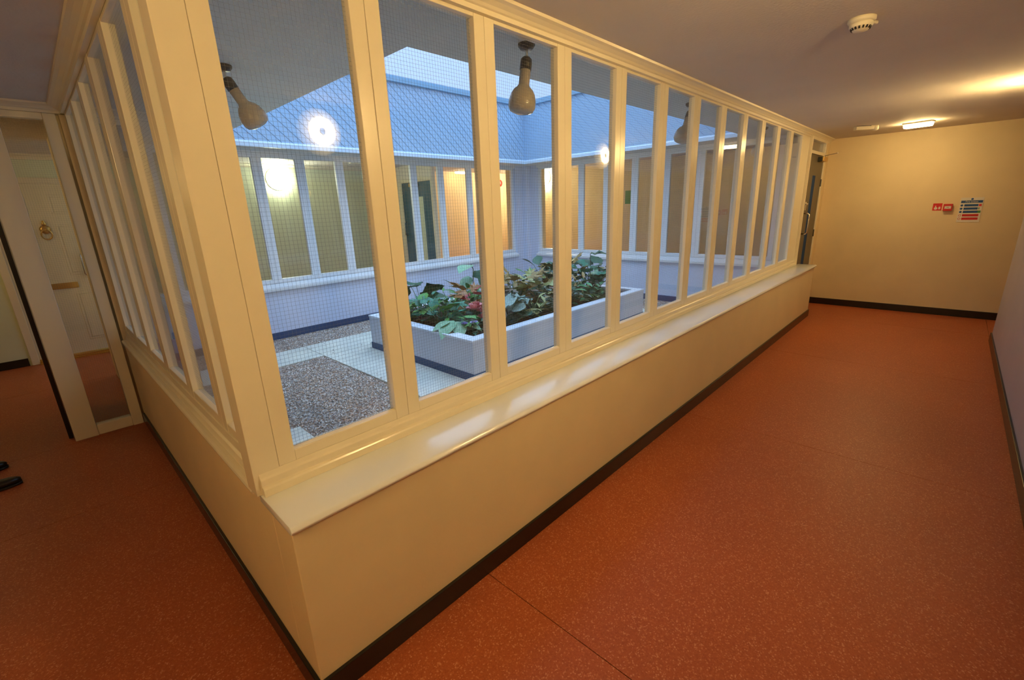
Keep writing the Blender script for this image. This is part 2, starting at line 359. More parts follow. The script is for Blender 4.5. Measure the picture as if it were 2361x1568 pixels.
ORD = ['first', 'second', 'third', 'fourth', 'fifth', 'sixth', 'seventh', 'eighth', 'ninth', 'tenth', 'eleventh', 'twelfth', 'thirteenth']
s = .5392; x0 = .0424
Dr = window_parts(s, .792, ZT); D1 = window_parts(s-.0236, .792, ZT)
for i in range(12):
    window(D1 if i == 0 else Dr, (.066 if i == 0 else x0+s*i, .222, 0), 0, 'tall wired glass window in the right run, %s from the corner post' % ORD[i])
# left run faces -x : u runs along +y ; rotate so local -y points to -x  (rz=+90: x->y, y->-x) mirrored order
def ywin(D, x, y1, label): return window(D, (x, y1, 0), -PI/2, label)      # local x -> -y, local y -> +x
sl = .5262; yb = [.312] + [.7065+sl*i for i in range(5)] + [3.335]
Dl = window_parts(sl, .79, ZT)
for i in range(6):
    w_ = yb[i+1]-yb[i]
    ywin(Dl if abs(w_-sl) < 1e-6 else window_parts(w_, .79, ZT), .03, yb[i+1], 'tall wired glass window in the left run, %s from the corner post' % ORD[i])
# opposite wall (y = 4.9): outside faces the courtyard
bl = [.33, .71, 1.24, 1.77, 2.29, 2.82, 3.42, 4.03, 4.56, 5.18, 5.74, 6.30]
for i in range(11):
    window(window_parts(bl[i+1]-bl[i], .79, 2.34, .058, .03, .045, 'extwhite', False), (bl[i], 4.945, 0), 0, 'pale framed window in the courtyard wall across, %s from the left' % ORD[i])
br = [4.62, 4.12, 3.63, 3.11, 2.58, 2.04, 1.52, 1.0, .45]
for i in range(8):
    ywin(window_parts(br[i]-br[i+1], .79, 2.34, .058, .03, .045, 'extwhite', False), 6.645, br[i], 'pale framed window in the far right courtyard wall, %s from the corner' % ORD[i])

# ------------------------------------------------------------------ doors and screens
# grey fire door at the end of the window run
d = thing('door_1', 'taupe fire door with a dark blue glazed strip at the end of the right window run', 'door', (0, 0, 0), 0, None, 'structure')
fr = MB().box(6.852, 6.885, .19, .27, 0, 2.362).box(7.69, 7.76, .19, .27, 0, 2.362).box(6.885, 7.69, .19, .27, 2.155, 2.195).box(6.885, 7.69, .19, .27, 2.325, 2.362)
fr.build('door_frame', M['gloss'], d, False, .003)
bx(6.885, 7.69, .225, .231, 2.195, 2.325).build('transom_pane', M['glass'], d)
lf = MB().box(6.89, 7.155, .20, .245, .008, 2.15).box(7.325, 7.685, .20, .245, .008, 2.15).box(7.155, 7.325, .20, .245, 1.89, 2.15).box(7.155, 7.325, .20, .245, .008, .30)
leaf = lf.build('door_leaf', M['taupe'], d)
bx(7.155, 7.325, .2015, .230, .30, 1.89).build('glazed_strip', M['navyglass'], leaf)
hp = MB().tube([(6.95, .20, 1.40), (6.95, .155, 1.40), (6.95, .135, 1.38), (6.95, .135, 1.15), (6.95, .155, 1.13), (6.95, .20, 1.13)], .010, 10)
hp.build('pull_handle', M['chrome'], d, True)
kp = bx(6.905, 6.955, .185, .20, 1.44, 1.55).build('lock_plate', M['chrome'], d, False, .004)
MB().lathe([(.013, 0), (.013, .016), (.008, .02)], 14, mat=Matrix.Translation((6.93, .185, 1.52)) @ Matrix.Rotation(PI/2, 4, 'X')).build('lock_knob', M['chrome'], kp, True)
bx(7.36, 7.62, .135, .20, 2.075, 2.135).build('door_closer', M['brass'], d, False, .008)
bx(7.33, 7.36, .15, .20, 2.07, 2.13).build('closer_cap', M['dark'], d, False, .004)
MB().tube([(7.56, .165, 2.14), (7.56, .165, 2.155), (7.32, -.02, 2.158)], .006, 6).build('closer_arm', M['chrome'], d)
for z in (.35, 1.1, 1.80): MB().tube([(7.69, .196, z-.05), (7.69, .196, z+.05)], .009, 8).build('hinge', M['dark'], d)
struct('wall_beside_door', bx(7.76, 7.985, .20, .30, 0, 2.40), M['wall'], 'narrow cream strip of wall between the grey door and the end wall', 'wall')

# glazed screen across the left corridor
sc = thing('trim_18', 'white framed glazed screen standing across the left corridor', 'screen', (0, 0, 0), 0, None, 'structure')
YL = 3.345
bx(-.437, -.300, YL-.01, YL+.07, 0, 2.345).build('stile', M['gloss'], sc, False, .004)
bx(-.085, -.017, YL-.01, YL+.07, 0, 2.345).build('stile', M['gloss'], sc, False, .004)
bx(-.300, -.085, YL-.005, YL+.065, .0, .085).build('bottom_rail', M['gloss'], sc, False, .006)
bx(-.300, -.085, YL-.005, YL+.065, 2.305, 2.345).build('top_rail', M['gloss'], sc, False, .004)
gp = bx(-.305, -.08, YL+.025, YL+.031, .08, 2.31).build('pane', M['glass'], sc)
w = MB(); h = .00024
for i in range(17): w.box(-.298+.013*i-h, -.298+.013*i+h, YL+.028-h, YL+.028+h, .085, 2.305)
for j in range(170): w.box(-.300, -.085, YL+.028-h, YL+.028+h, .09+.013*j-h, .09+.013*j+h)
w = w.build('wire_mesh', M['wire'], gp); w['kind'] = 'stuff'
bx(-1.47, -1.36, YL-.01, YL+.07, 0, 2.345).build('jamb', M['gloss'], sc, False, .004)
bx(-1.36, -.437, YL-.01, YL+.07, 2.10, 2.345).build('door_head', M['gloss'], sc, False, .004)
bx(-1.85, -1.47, YL, YL+.06, 0, 2.345).build('side_panel', M['wall'], sc)
bx(-1.85, .03, YL, YL+.06, 2.345, 2.40).build('head_board', M['gloss'], sc)
d2 = thing('door_2', 'near black door leaf standing wide open beside the glazed screen, seen edge on', 'door', (-.456, 3.42, 0), 0, None, 'structure')
bx(-.013, .013, 0, .88, .008, 2.09).build('door_leaf', M['black'], d2, False, .002)

# white six panel door
d3 = thing('door_3', 'white six panel front door with brass knocker seen through the glazed screen', 'door', (-.17, 6.5, 0), 0, None, 'structure')
MB().box(-.47, -.40, -.03, .0, 0, 2.15).box(.40, .47, -.03, 0, 0, 2.15).box(-.40, .40, -.03, 0, 2.085, 2.15).build('architrave', M['gloss'], d3, False, .006)
bx(-.40, .40, -.012, -.0005, .03, 2.085).build('door_leaf', M['doorwhite'], d3)
def panel(xa, xb, za, zb):
    mb = MB()
    mb.box(xa, xb, -.018, -.012, za, za+.02).box(xa, xb, -.018, -.012, zb-.02, zb).box(xa, xa+.02, -.018, -.012, za+.02, zb-.02).box(xb-.02, xb, -.018, -.012, za+.02, zb-.02)
    mb.prism([(xa+.03, za+.03), (xb-.03, za+.03), (xb-.03, zb-.03), (xa+.03, zb-.03)], -.019, -.012, lambda u, w_, t: (u, t, w_))
    mb.build('door_panel', M['doorwhite'], d3, False, .003)
for xa in (-.355, .095):
    panel(xa, xa+.26, 1.74, 1.96); panel(xa, xa+.26, 1.02, 1.62); panel(xa, xa+.26, .20, .80)
kn = MB().lathe([(.0, 0), (.045, .002), (.05, .01), (.03, .018), (.0, .02)], 18, mat=Matrix.Translation((0, -.012, 1.57)) @ Matrix.Rotation(PI/2, 4, 'X')).build('knocker_rose', M['brass'], d3, True)
MB().tube([(.045*math.sin(a), -.035-.01*math.cos(a), 1.565-.055*(1-math.cos(a))/1.0) for a in [2*PI*i/18 for i in range(19)]], .008, 8).build('knocker_ring', M['brass'], kn, True)
MB().lathe([(.0, -.02), (.02, -.008), (.022, .006), (.010, .02), (.014, .032), (0, .045)], 12, c=(0, -.03, 1.63)).build('knocker_finial', M['brass'], kn, True)
bx(-.12, .14, -.026, -.012, .865, .935).build('letter_plate', M['brass'], d3, False, .004)
MB().tube([(.25, -.012, 1.27), (.25, -.05, 1.27), (.23, -.062, 1.25), (.23, -.062, 1.02), (.25, -.05, 1.0), (.25, -.012, 1.0)], .010, 10).build('grab_handle', M['chrome'], d3, True)
MB().lathe([(.022, 0), (.022, .01), (.012, .014)], 14, mat=Matrix.Translation((.33, -.012, .87)) @ Matrix.Rotation(PI/2, 4, 'X')).build('lock_cylinder', M['brass'], d3, True)
pr = [(-.012, .0), (-.07, .0), (-.07, .012), (-.045, .018), (-.045, .030), (-.02, .036), (-.012, .052)]
MB().prism(pr, -.40, .40, lambda u, w_, t: (t, u, w_)).build('threshold_strip', M['brass'], d3)

# navy door in the far cross screen (x = 4.55)
s2 = thing('trim_19', 'pale green white screen across the far corridor, with the navy door in it', 'screen', (0, 0, 0), 0, None, 'structure')
bx(4.52, 4.60, 5.15, 5.20, 0, 2.40).build('jamb', M['gloss'], s2, False, .004)
bx(4.52, 4.60, 6.06, 6.14, 0, 2.40).build('jamb', M['gloss'], s2, False, .004)
bx(4.53, 4.59, 6.14, 6.50, 0, 2.40).build('side_panel', M['gloss'], s2)
bx(4.52, 4.60, 5.20, 6.06, 2.12, 2.40).build('door_head', M['gloss'], s2)
d4 = thing('door_4', 'navy fire door with a pale vision strip, seen through the windows across the courtyard', 'door', (4.55, 5.20, 0), 0, None, 'structure')
l4 = MB().box(-.02, .024, .004, .25, .01, 2.115).box(-.02, .024, .36, .855, .01, 2.115).box(-.02, .024, .25, .36, 1.86, 2.115).box(-.02, .024, .25, .36, .01, .30).build('door_leaf', M['navy'], d4)
bx(-.0205, .004, .245, .365, .28, 1.87).build('vision_strip', M['backwall'], l4)
MB().tube([(-.02, .80, 1.45), (-.07, .80, 1.43), (-.07, .80, 1.22), (-.02, .80, 1.20)], .012, 8).build('pull_handle', M['chrome'], d4, True)
bx(-.07, -.02, .35, .58, 2.04, 2.10).build('door_closer', M['brass'], d4, False, .006)

# ------------------------------------------------------------------ roof edge: four fascias, diagonal boards on the two in view
ZB, ZH = 2.375, 3.335
def clip(poly, ax, lim, keep_less):
    out = []
    for i in range(len(poly)):
        p, q = poly[i], poly[(i+1) % len(poly)]
        ip = (p[ax] <= lim) if keep_less else (p[ax] >= lim); iq = (q[ax] <= lim) if keep_less else (q[ax] >= lim)
        if ip: out.append(p)
        if ip != iq:
            t = (lim-p[ax])/(q[ax]-p[ax]); out.append(tuple(p[k]+t*(q[k]-p[k]) for k in range(len(p))))
    return out
def boards(parent, ua, ub, za, zb, step, slope, fn, lower_proud):
    """parallel boards falling with +u; fn(u, depth, z)"""
    h = step*slope; n = int((ub-ua+(zb-za)/slope)/step)+4; g = .0018
    for i in range(n):
        uu = ua - (zb-za)/slope - step + i*step                   # board between two lines z = zb - slope*(u-uu) and the next one
        lo = lambda u: zb - slope*(u-uu) - h + h + 0
        # corners as (u, z, v) with v = 0 lower line .. 1 upper line
        ul, ur = ua-.5, ub+.5
        z_up = lambda u: zb - slope*(u-uu)
        z_lo = lambda u: z_up(u) - h
        poly = [(ul, z_lo(ul)+g*2, 0.0), (ur, z_lo(ur)+g*2, 0.0), (ur, z_up(ur), 1.0), (ul, z_up(ul), 1.0)]
        poly = clip(poly, 0, ua, False); poly = clip(poly, 0, ub, True) if poly else poly
        poly = clip(poly, 1, za, False) if poly else poly; poly = clip(poly, 1, zb, True) if poly else poly
        if len(poly) < 3: continue
        us = [p[0] for p in poly]; zs = [p[1] for p in poly]
        if max(us)-min(us) < .012 or max(zs)-min(zs) < .012: continue
        k = len(poly)
        th = lambda v: (.0105*(1-v)+.0065*v) if lower_proud else (.0065*(1-v)+.0135*v)
        vs_ = [fn(p[0], th(p[2]), p[1]) for p in poly] + [fn(p[0], 0.0, p[1]) for p in poly]
        fs_ = [tuple(range(k)), tuple(range(2*k-1, k-1, -1))] + [(j, (j+1) % k, k+(j+1) % k, k+j) for j in range(k)]
        MB().add(vs_, fs_).build('cladding_board', M['clad'], parent)
def fascia(label, mb_back, ua, ub, fn, lower_proud, with_boards=True):
    t = thing('fascia', label, 'roof edge', (0, 0, 0), 0, None, 'structure')
    mb_back.build('backing_panel', M['clad'], t)
    if with_boards: boards(t, ua, ub, ZB+.055, ZH-.045, .128, .90, fn, lower_proud)
    pts = lambda za, zb, d0, d1: [(d0, za), (d1, za), (d1, zb), (d0, zb)]
    MB().prism(pts(ZH-.045, ZH+.03, 0, .045), ua, ub, lambda u, w_, q: fn(q, u, w_)).build('capping', M['cap'], t, False, .004)
    if with_boards: MB().prism([(0, ZB-.01), (.03, ZB-.01), (.03, ZB+.035), (.012, ZB+.055), (0, ZB+.055)], ua, ub, lambda u, w_, q: fn(q, u, w_)).build('drip_trim', M['drip'], t, False, .004)
    return t
fascia('tall roof edge clad in diagonal blue boards above the courtyard wall across', bx(HX0, HX1+.05, HY1, HY1+.05, ZB, ZH), HX0, HX1, lambda u, dd, z: (u, HY1-dd, z), True)
fascia('tall roof edge clad in diagonal blue boards above the far right courtyard wall', bx(HX1, HX1+.05, HY0, HY1, ZB, ZH), -HY1, -HY0, lambda u, dd, z: (HX1-dd, -u, z), False)
fascia('roof edge above the near right window run, its soffit edge in view', bx(HX0-.05, HX1+.05, HY0-.05, HY0, 2.50, ZH), HX0, HX1, lambda u, dd, z: (u, HY0+dd, z), True, False)
fascia('roof edge above the near left window run, its soffit edge in view', bx(HX0-.05, HX0, HY0, HY1+.05, 2.50, ZH), HY0, HY1, lambda u, dd, z: (HX0+dd, u, z), True, False)

# downpipe boxing in the far corner
struct('trim_20', bx(6.49, 6.60, 4.79, 4.90, .08, 2.38), M['ext'], 'square lilac pipe boxing in the far corner of the courtyard', 'pipe boxing', .006)

# ------------------------------------------------------------------ courtyard ground
gy = struct('courtyard_ground', bx(.15, 6.60, .30, 4.90, -.05, .062), M['bed'], 'sandy bed of the courtyard under gravel and paving', 'ground')
pv = []
def slab(x0, x1, y0, y1):
    bx(x0+.002, x1-.002, y0+.002, y1-.002, .062, .080).build('paving_slab', M['paving'], gy, False, .003); pv.append((x0, x1, y0, y1))
slab(1.68, 2.30, 1.15, 2.40); slab(1.68, 2.30, 2.40, 3.64); slab(1.68, 2.9, 3.64, 4.22); slab(2.9, 4.1, 3.46, 4.22); slab(4.1, 5.85, 3.46, 4.22)
slab(.98, 1.68, 3.66, 4.22); slab(.15, .98, 3.66, 4.22); slab(.15, .755, .30, 1.2); slab(.15, .755, 1.2, 2.05)
slab(2.30, 4.0, 1.15, 1.70); slab(4.0, 5.85, 1.15, 1.70); slab(5.30, 5.85, 1.70, 3.46)
rng = random.Random(3)
sv = []; sf = []; tone = []
octv = [(1, 0, 0), (0, 1, 0), (-1, 0, 0), (0, -1, 0), (0, 0, 1), (0, 0, -1)]
octf = [(0, 1, 4), (1, 2, 4), (2, 3, 4), (3, 0, 4), (1, 0, 5), (2, 1, 5), (3, 2, 5), (0, 3, 5)]
def ingravel(x, y):
    for a, b, c_, d_ in pv:
        if a-.006 < x < b+.006 and c_-.006 < y < d_+.006: return False
    return not (2.15 < x < 5.40 and 1.63 < y < 3.50)
def stone(x, y, z, r):
    k = len(sv); a = rng.random()*PI; ca, sa = math.cos(a), math.sin(a)
    rx, ry, rz_ = r*rng.uniform(.8, 1.4), r*rng.uniform(.7, 1.1), r*rng.uniform(.5, .8); tx, ty = rng.uniform(-.4, .4), rng.uniform(-.4, .4)
    for vx, vy, vz in octv:
        j = rng.uniform(.8, 1.15); px, py, pz = vx*rx*j, vy*ry*j, vz*rz_*j
        pz += tx*px+ty*py
        sv.append((x+ca*px-sa*py, y+sa*px+ca*py, z+pz))
    for f in octf: sf.append(tuple(i+k for i in f))
    tone.append(rng.random())
cnt = 0
while cnt < 62000:
    x, y = rng.uniform(.16, 6.57), rng.uniform(.34, 4.87)
    if x > 3.2 and rng.random() < .6: continue
    if not ingravel(x, y): continue
    stone(x, y, .064+rng.uniform(0, .009), rng.uniform(.0052, .0100)); cnt += 1
for _ in range(70):                                        # strays kicked on to the paving edge
    a, b, c_, d_ = rng.choice(pv[:4]); ed = rng.choice((0, 1))
    x = rng.uniform(a, b); y = (c_ if ed else d_)+rng.uniform(-.25, .25)*rng.random()
    stone(x, y, .086, rng.uniform(.006, .010))
me = bpy.data.meshes.new('gravel'); me.from_pydata(sv, [], sf)
at_ = me.attributes.new('tone', 'FLOAT', 'FACE'); at_.data.foreach_set('value', [t_ for t_ in tone for _ in range(8)])
me.materials.append(M['gravel'])
gr = bpy.data.objects.new('gravel', me); col.objects.link(gr)
tag(gr, 'grey and brown loose gravel spread round the planter and paving', 'gravel', None, 'stuff')

# ------------------------------------------------------------------ planter
PX0, PX1, PY0, PY1, PZ = 2.19, 5.35, 1.66, 3.47, .478
p = thing('planter', 'long lilac grey raised planter box standing in the middle of the courtyard', 'planter', (0, 0, .08))
T = .11
wl_ = MB()
wl_.box(PX0, PX1, PY0, PY0+T, 0, PZ-.10).box(PX0, PX1, PY1-T, PY1, 0, PZ-.10).box(PX0, PX0+T, PY0+T, PY1-T, 0, PZ-.10).box(PX1-T, PX1, PY0+T, PY1-T, 0, PZ-.10)
wl_.build('planter_wall', M['planter'], p, False, .004)
cpv = MB(); e_ = .004
cpv.box(PX0-e_, PX1+e_, PY0-e_, PY0+T+e_, PZ-.10, PZ-.08).box(PX0-e_, PX1+e_, PY1-T-e_, PY1+e_, PZ-.10, PZ-.08).box(PX0-e_, PX0+T+e_, PY0+T+e_, PY1-T-e_, PZ-.10, PZ-.08).box(PX1-T-e_, PX1+e_, PY0+T+e_, PY1-T-e_, PZ-.10, PZ-.08)
cpv.build('coping', M['coping'], p, False, .002)
q = .006
MB().box(PX0-q, PX1+q, PY0-q, PY0, 0, .075).box(PX0-q, PX1+q, PY1, PY1+q, 0, .075).box(PX0-q, PX0, PY0, PY1, 0, .075).box(PX1, PX1+q, PY0, PY1, 0, .075).build('plinth_band', M['navyskirt'], p)
sm = MB(); NX, NY = 34, 18; r9 = random.Random(5)
vs_ = []; fs_ = []
for j in range(NY+1):
    for i in range(NX+1): vs_.append((PX0+T-.01+(PX1-PX0-2*T+.02)*i/NX, PY0+T-.01+(PY1-PY0-2*T+.02)*j/NY, PZ-.125+r9.uniform(-.012, .012)))
for j in range(NY):
    for i in range(NX): fs_.append((j*(NX+1)+i, j*(NX+1)+i+1, (j+1)*(NX+1)+i+1, (j+1)*(NX+1)+i))
so = sm.add(vs_, fs_).build('soil', M['soil'], p, True)
SOIL = .08+PZ-.125

# ------------------------------------------------------------------ plants in the planter
def leaf_mat(name, c0, c1, rough=.45):
    m = nmat(name, c0, rough); t = tex(m, 'ShaderNodeTexNoise', 14.0, Detail=4.0); vary(m, t, 'Fac', c0, c1, .35, .65)
    w_ = tex(m, 'ShaderNodeTexWave', 9.0); bump(m, w_, 'Fac', .25, .004); return m
LM = {
 'teal': leaf_mat('teal_green_leaf', lin(0.034, 0.162, 0.101), lin(0.084, 0.336, 0.210)),
 'green': leaf_mat('bright_green_leaf', lin(0.041, 0.230, 0.041), lin(0.140, 0.392, 0.070)),
 'dark': leaf_mat('dark_green_leaf', lin(0.016, 0.081, 0.043), lin(0.042, 0.140, 0.070)),
 'pale': leaf_mat('pale_green_leaf', lin(0.162, 0.378, 0.216), lin(0.308, 0.532, 0.336)),
 'grey': leaf_mat('grey_green_leaf', lin(0.189, 0.284, 0.230), lin(0.308, 0.420, 0.350)),
 'yellow': leaf_mat('yellow_green_leaf', lin(.30, .34, .10), lin(.42, .42, .18)),
 'brown': leaf_mat('olive_brown_leaf', lin(0.216, 0.189, 0.061), lin(0.420, 0.266, 0.084)),
 'rust': leaf_mat('rusty_leaf', lin(.30, .12, .04), lin(.42, .24, .08)),
 'beige': leaf_mat('dry_beige_leaf', lin(.34, .30, .26), lin(.46, .40, .33)),
 'fern': leaf_mat('fresh_fern_green', lin(.06, .26, .10), lin(.16, .40, .18)),
 'pink': leaf_mat('dusty_pink_petal', lin(.55, .16, .18), lin(.72, .30, .30)),
 'violet': leaf_mat('violet_petal', lin(.28, .24, .55), lin(.45, .42, .75)),
 'crimson': leaf_mat('crimson_petal', lin(.42, .03, .06), lin(.58, .10, .12)),
 'stem': leaf_mat('green_stem', lin(.05, .12, .04), lin(.10, .17, .06)),
 'twig': leaf_mat('brown_twig', lin(.07, .05, .035), lin(.13, .09, .06)),
}
def blade(name, mat, prof, fold=.18, curl=.25, wave=0.0):
    """leaf along +x, unit length; prof: list of (t, half width)"""
    vs_ = []; fs_ = []; n = len(prof)
    for i, (t, w_) in enumerate(prof):
        z = -curl*t*t; wv = wave*math.sin(i*2.4)
        for k in (-1, -.5, 0, .5, 1): vs_.append((t, k*w_, z+fold*abs(k)*w_+wv*abs(k)*w_))
    for i in range(n-1):
        for k in range(4): fs_.append((i*5+k, i*5+k+1, (i+1)*5+k+1, (i+1)*5+k))
    me = MB().add(vs_, fs_).mesh(name, mat, True); return me
OV = [(0, .01), (.06, .10), (.2, .25), (.4, .33), (.6, .30), (.8, .17), (.93, .06), (1, .005)]
LA = [(0, .01), (.08, .06), (.25, .13), (.5, .16), (.75, .11), (.92, .04), (1, .003)]
HE = [(0, .30), (.05, .40), (.2, .47), (.4, .45), (.6, .34), (.8, .19), (.93, .07), (1, .005)]
RO = [(0, .12), (.06, .30), (.25, .47), (.5, .52), (.75, .44), (.92, .24), (1, .08)]
def lobed(name, mat, lobes=5, sharp=.45):
    """maple like leaf: centre at .35, lobes fanned, unit length"""
    pts = []; angs = [150, 100, 75, 50, 36, 18, 0, -18, -36, -50, -75, -100, -150]
    rad = [.34, .22, .52, .30, .62, .26, .68, .26, .62, .30, .52, .22, .34]
    vs_ = [(.34, 0, .05)]; 
    vs_.append((0.0, 0, 0.0))
    seq = [(math.radians(a), r) for a, r in zip(angs, rad)]
    for a, r in seq: vs_.append((.34+r*math.cos(a), r*math.sin(a), -.22*r*r+.06*math.sin(5*a)))
    k = len(vs_); fs_ = [(0, 1, 2)] + [(0, i, i+1) for i in range(2, k-1)] + [(0, k-1, 1)]
    return MB().add(vs_, fs_).mesh(name, mat, False)
_cache = {}
def leafmesh(shape, mk):
    key = (shape, mk)
    if key not in _cache:
        m = LM[mk]
        _cache[key] = {'ov': lambda: blade('leaf', m, OV), 'la': lambda: blade('leaf', m, LA, .3, .35), 'he': lambda: blade('leaf', m, HE, .2, .2, .25),
                       'ro': lambda: blade('leaf', m, RO, .12, .15, .2), 'lo': lambda: lobed('leaf', m)}[shape]()
    return _cache[key]
def put_leaf(parent, shape, mk, base, yaw, pitch, size, roll=0.0, nm='leaf', keep=False):
    if not keep:                            # leaves stay inside the planter rim
        px, py = parent.location.x, parent.location.y; c0, c1, e0, e1 = PX0+T+.02, PX1-T-.02, PY0+T+.02, PY1-T-.02
        base = (min(max(base[0], c0+.03-px), c1-.03-px), min(max(base[1], e0+.03-py), e1-.03-py), base[2])
        wt = .45*size
        if not e0 < py+base[1]+size*math.sin(yaw)-wt*.5: yaw = -yaw if math.sin(yaw) < 0 else yaw
        if not c0 < px+base[0]+size*math.cos(yaw)-wt*.5: yaw = PI-yaw if math.cos(yaw) < 0 else yaw
        if parent.location.z+base[2] < .50 and (py+base[1] < e0+.14 or px+base[0] < c0+.14): pitch = max(pitch, .25)
    o = bpy.data.objects.new(nm, leafmesh(shape, mk)); col.objects.link(o); o.parent = parent
    o.location = base; o.scale = (size, size, size)
    o.rotation_mode = 'QUATERNION'
    o.rotation_quaternion = Quaternion((0, 0, 1), yaw) @ Quaternion((0, 1, 0), -pitch) @ Quaternion((1, 0, 0), roll)
    return o
def plant(name, label, x, y, specs, group='artificial plants in the planter', seed=1, cat='plant', z=None):
    """specs: list of (shape, mat, n, reach, (h0,h1), (size0,size1), pitch)"""
    rg = random.Random(seed); t = thing(name, label, cat, (x, y, (SOIL-.012) if z is None else z), 0, group)
    stems = MB(); first = True
    for (shape, mk, n, reach, (h0, h1), (s0, s1), pit) in specs:
        n = int(n*1.7+.5); h1 *= 1.12; reach *= 1.15
        for i in range(n):
            a = 2*PI*(i+rg.random()*.7)/n; rr = reach*rg.uniform(.35, 1); h = rg.uniform(h0, h1)
            b = (rr*math.cos(a), rr*math.sin(a), h)
            put_leaf(t, shape, mk, b, a+rg.uniform(-.5, .5), pit+rg.uniform(-.35, .35), rg.uniform(s0, s1)*(.88 if shape == 'lo' else 1), rg.uniform(-.5, .5))
            stems.tube([(rr*.1*math.cos(a), rr*.1*math.sin(a), 0), (b[0]*.55, b[1]*.55, h*.7), b], .0032, 4)
    for i in range(9):                     # small filler leaves low round the stems
        a = rg.random()*2*PI; rr = rg.uniform(.04, .2); b = (rr*math.cos(a), rr*math.sin(a), rg.uniform(.03, .15))
        put_leaf(t, rg.choice(('ov', 'la', 'la')), rg.choice(('dark', 'green', 'teal', 'grey')), b, a+rg.uniform(-.9, .9), rg.uniform(-.1, .9), rg.uniform(.075, .12), rg.uniform(-.6, .6))
    stems.build('stems', LM['stem'], t)
    return t
def bloom(parent, x, y, z, r, mk, n=9, nm='blossom'):
    mb = MB(); rg = random.Random(int(x*1000)+int(y*777)+n)
    for ring, (rad, k, tilt) in enumerate(((1.0, n, .35), (.7, n-2, .8), (.42, 5, 1.2))):
        for i in range(k):
            a = 2*PI*i/k+ring*.4+rg.uniform(-.15, .15); L = r*rad; w_ = L*.55; ct, st_ = math.cos(tilt), math.sin(tilt)
            vs_ = []
            for u, ww in ((0, .25), (.4, .9), (.8, 1.0), (1.02, .55)):
                for s_ in (-1, 0, 1):
                    lx, ly, lz = L*u, w_*ww*s_, .18*L*abs(s_)*u + .16*L*u*u*(1 if ring else -.5)
                    px, pz = lx*ct-lz*st_, lx*st_+lz*ct
                    vs_.append((x+px*math.cos(a)-ly*math.sin(a), y+px*math.sin(a)+ly*math.cos(a), z+pz))
            mb.add(vs_, [(j*3+q_, j*3+q_+1, (j+1)*3+q_+1, (j+1)*3+q_) for j in range(3) for q_ in range(2)])
    return mb.build(nm, LM[mk], parent, True)
GP = 'artificial plants in the planter'
plant('leafy_plant', 'teal green leafy plant at the front left end of the planter, beside the roses', 2.50, 2.52,
      [('lo', 'teal', 8, .22, (.06, .24), (.17, .24), .3), ('ov', 'green', 7, .2, (.08, .26), (.13, .2), .4), ('he', 'teal', 6, .2, (.03, .14), (.13, .19), .1)], seed=2)
plant('leafy_plant', 'small plant with big round dark leaves at the back left corner of the planter', 2.62, 3.02,
      [('ro', 'dark', 4, .16, (.22, .36), (.17, .23), .3), ('ov', 'teal', 8, .2, (.05, .2), (.12, .17), .4)], seed=31)
plant('leafy_plant', 'low mixed green trailing plant near the left corner of the planter', 2.40, 2.95,
      [('lo', 'green', 6, .12, (.04, .16), (.13, .18), .2), ('ov', 'teal', 6, .13, (.02, .12), (.1, .15), .1), ('he', 'crimson', 2, .12, (.03, .08), (.09, .11), .3)], seed=5)
t = plant('rose_plant', 'dusty pink artificial roses at the front corner of the planter', 2.62, 2.10,
      [('ov', 'dark', 8, .16, (.03, .12), (.1, .15), .3), ('lo', 'green', 3, .18, (.10, .16), (.18, .22), .1)], seed=8, cat='flower')
for bxy in ((.02, .03, .20), (.09, -.05, .17), (.10, .08, .21), (.05, -.10, .12)): bloom(t, bxy[0], bxy[1], bxy[2], .085, 'pink')
t = plant('violet_plant', 'small violet flowers just below the pink roses', 2.44, 1.96, [('ov', 'dark', 5, .07, (.02, .06), (.07, .1), .3)], seed=9, cat='flower')
for i in range(7): bloom(t, .06*math.cos(i*2.2), .06*math.sin(i*2.2), .10+.02*(i % 3), .032, 'violet', 6)
t = plant('leafy_plant', 'pale green plant whose long leaves hang over the front rim of the planter', 2.42, 2.16,
      [('ov', 'grey', 4, .1, (.05, .1), (.14, .19), .1)], seed=12)
for a, pt_, s_, h in ((3.5, -.25, .27, .14), (4.2, -.3, .24, .13), (5.0, -.05, .25, .12), (2.9, -.1, .22, .13)): put_leaf(t, 'ov', 'pale', (.05*math.cos(a), .05*math.sin(a), h), a, pt_, s_, keep=True)
plant('leafy_plant', 'rust and olive lobed leaf plant standing behind the pink roses', 2.92, 2.42,
      [('lo', 'rust', 6, .15, (.16, .32), (.2, .27), .5), ('lo', 'brown', 4, .16, (.1, .24), (.18, .24), .3), ('he', 'crimson', 3, .18, (.22, .3), (.10, .13), .5)], seed=14)
t = plant('tall_plant', 'tall plant with a drooping pale leaf and a dark round leaf, highest in the planter', 3.22, 2.86,
      [('la', 'green', 9, .16, (.1, .3), (.16, .24), .7), ('ov', 'green', 7, .18, (.05, .22), (.13, .18), .3)], seed=16)
put_leaf(t, 'ov', 'pale', (.03, -.03, .55), 3.5, .05, .30); put_leaf(t, 'ov', 'pale', (.0, .0, .42), 3.7, -.5, .24); put_leaf(t, 'he', 'dark', (.10, -.06, .48), -1.4, -.95, .30)
MB().tube([(0, 0, 0), (.05, -.02, .3), (.06, -.03, .5), (.03, -.03, .56)], .006, 6).build('stalk', LM['stem'], t)
plant('leafy_plant', 'fine feathery green plant in the middle of the left half of the planter', 2.92, 2.86,
      [('la', 'green', 16, .2, (.06, .24), (.1, .16), .7), ('la', 'pale', 10, .2, (.06, .2), (.09, .14), .6)], seed=17)
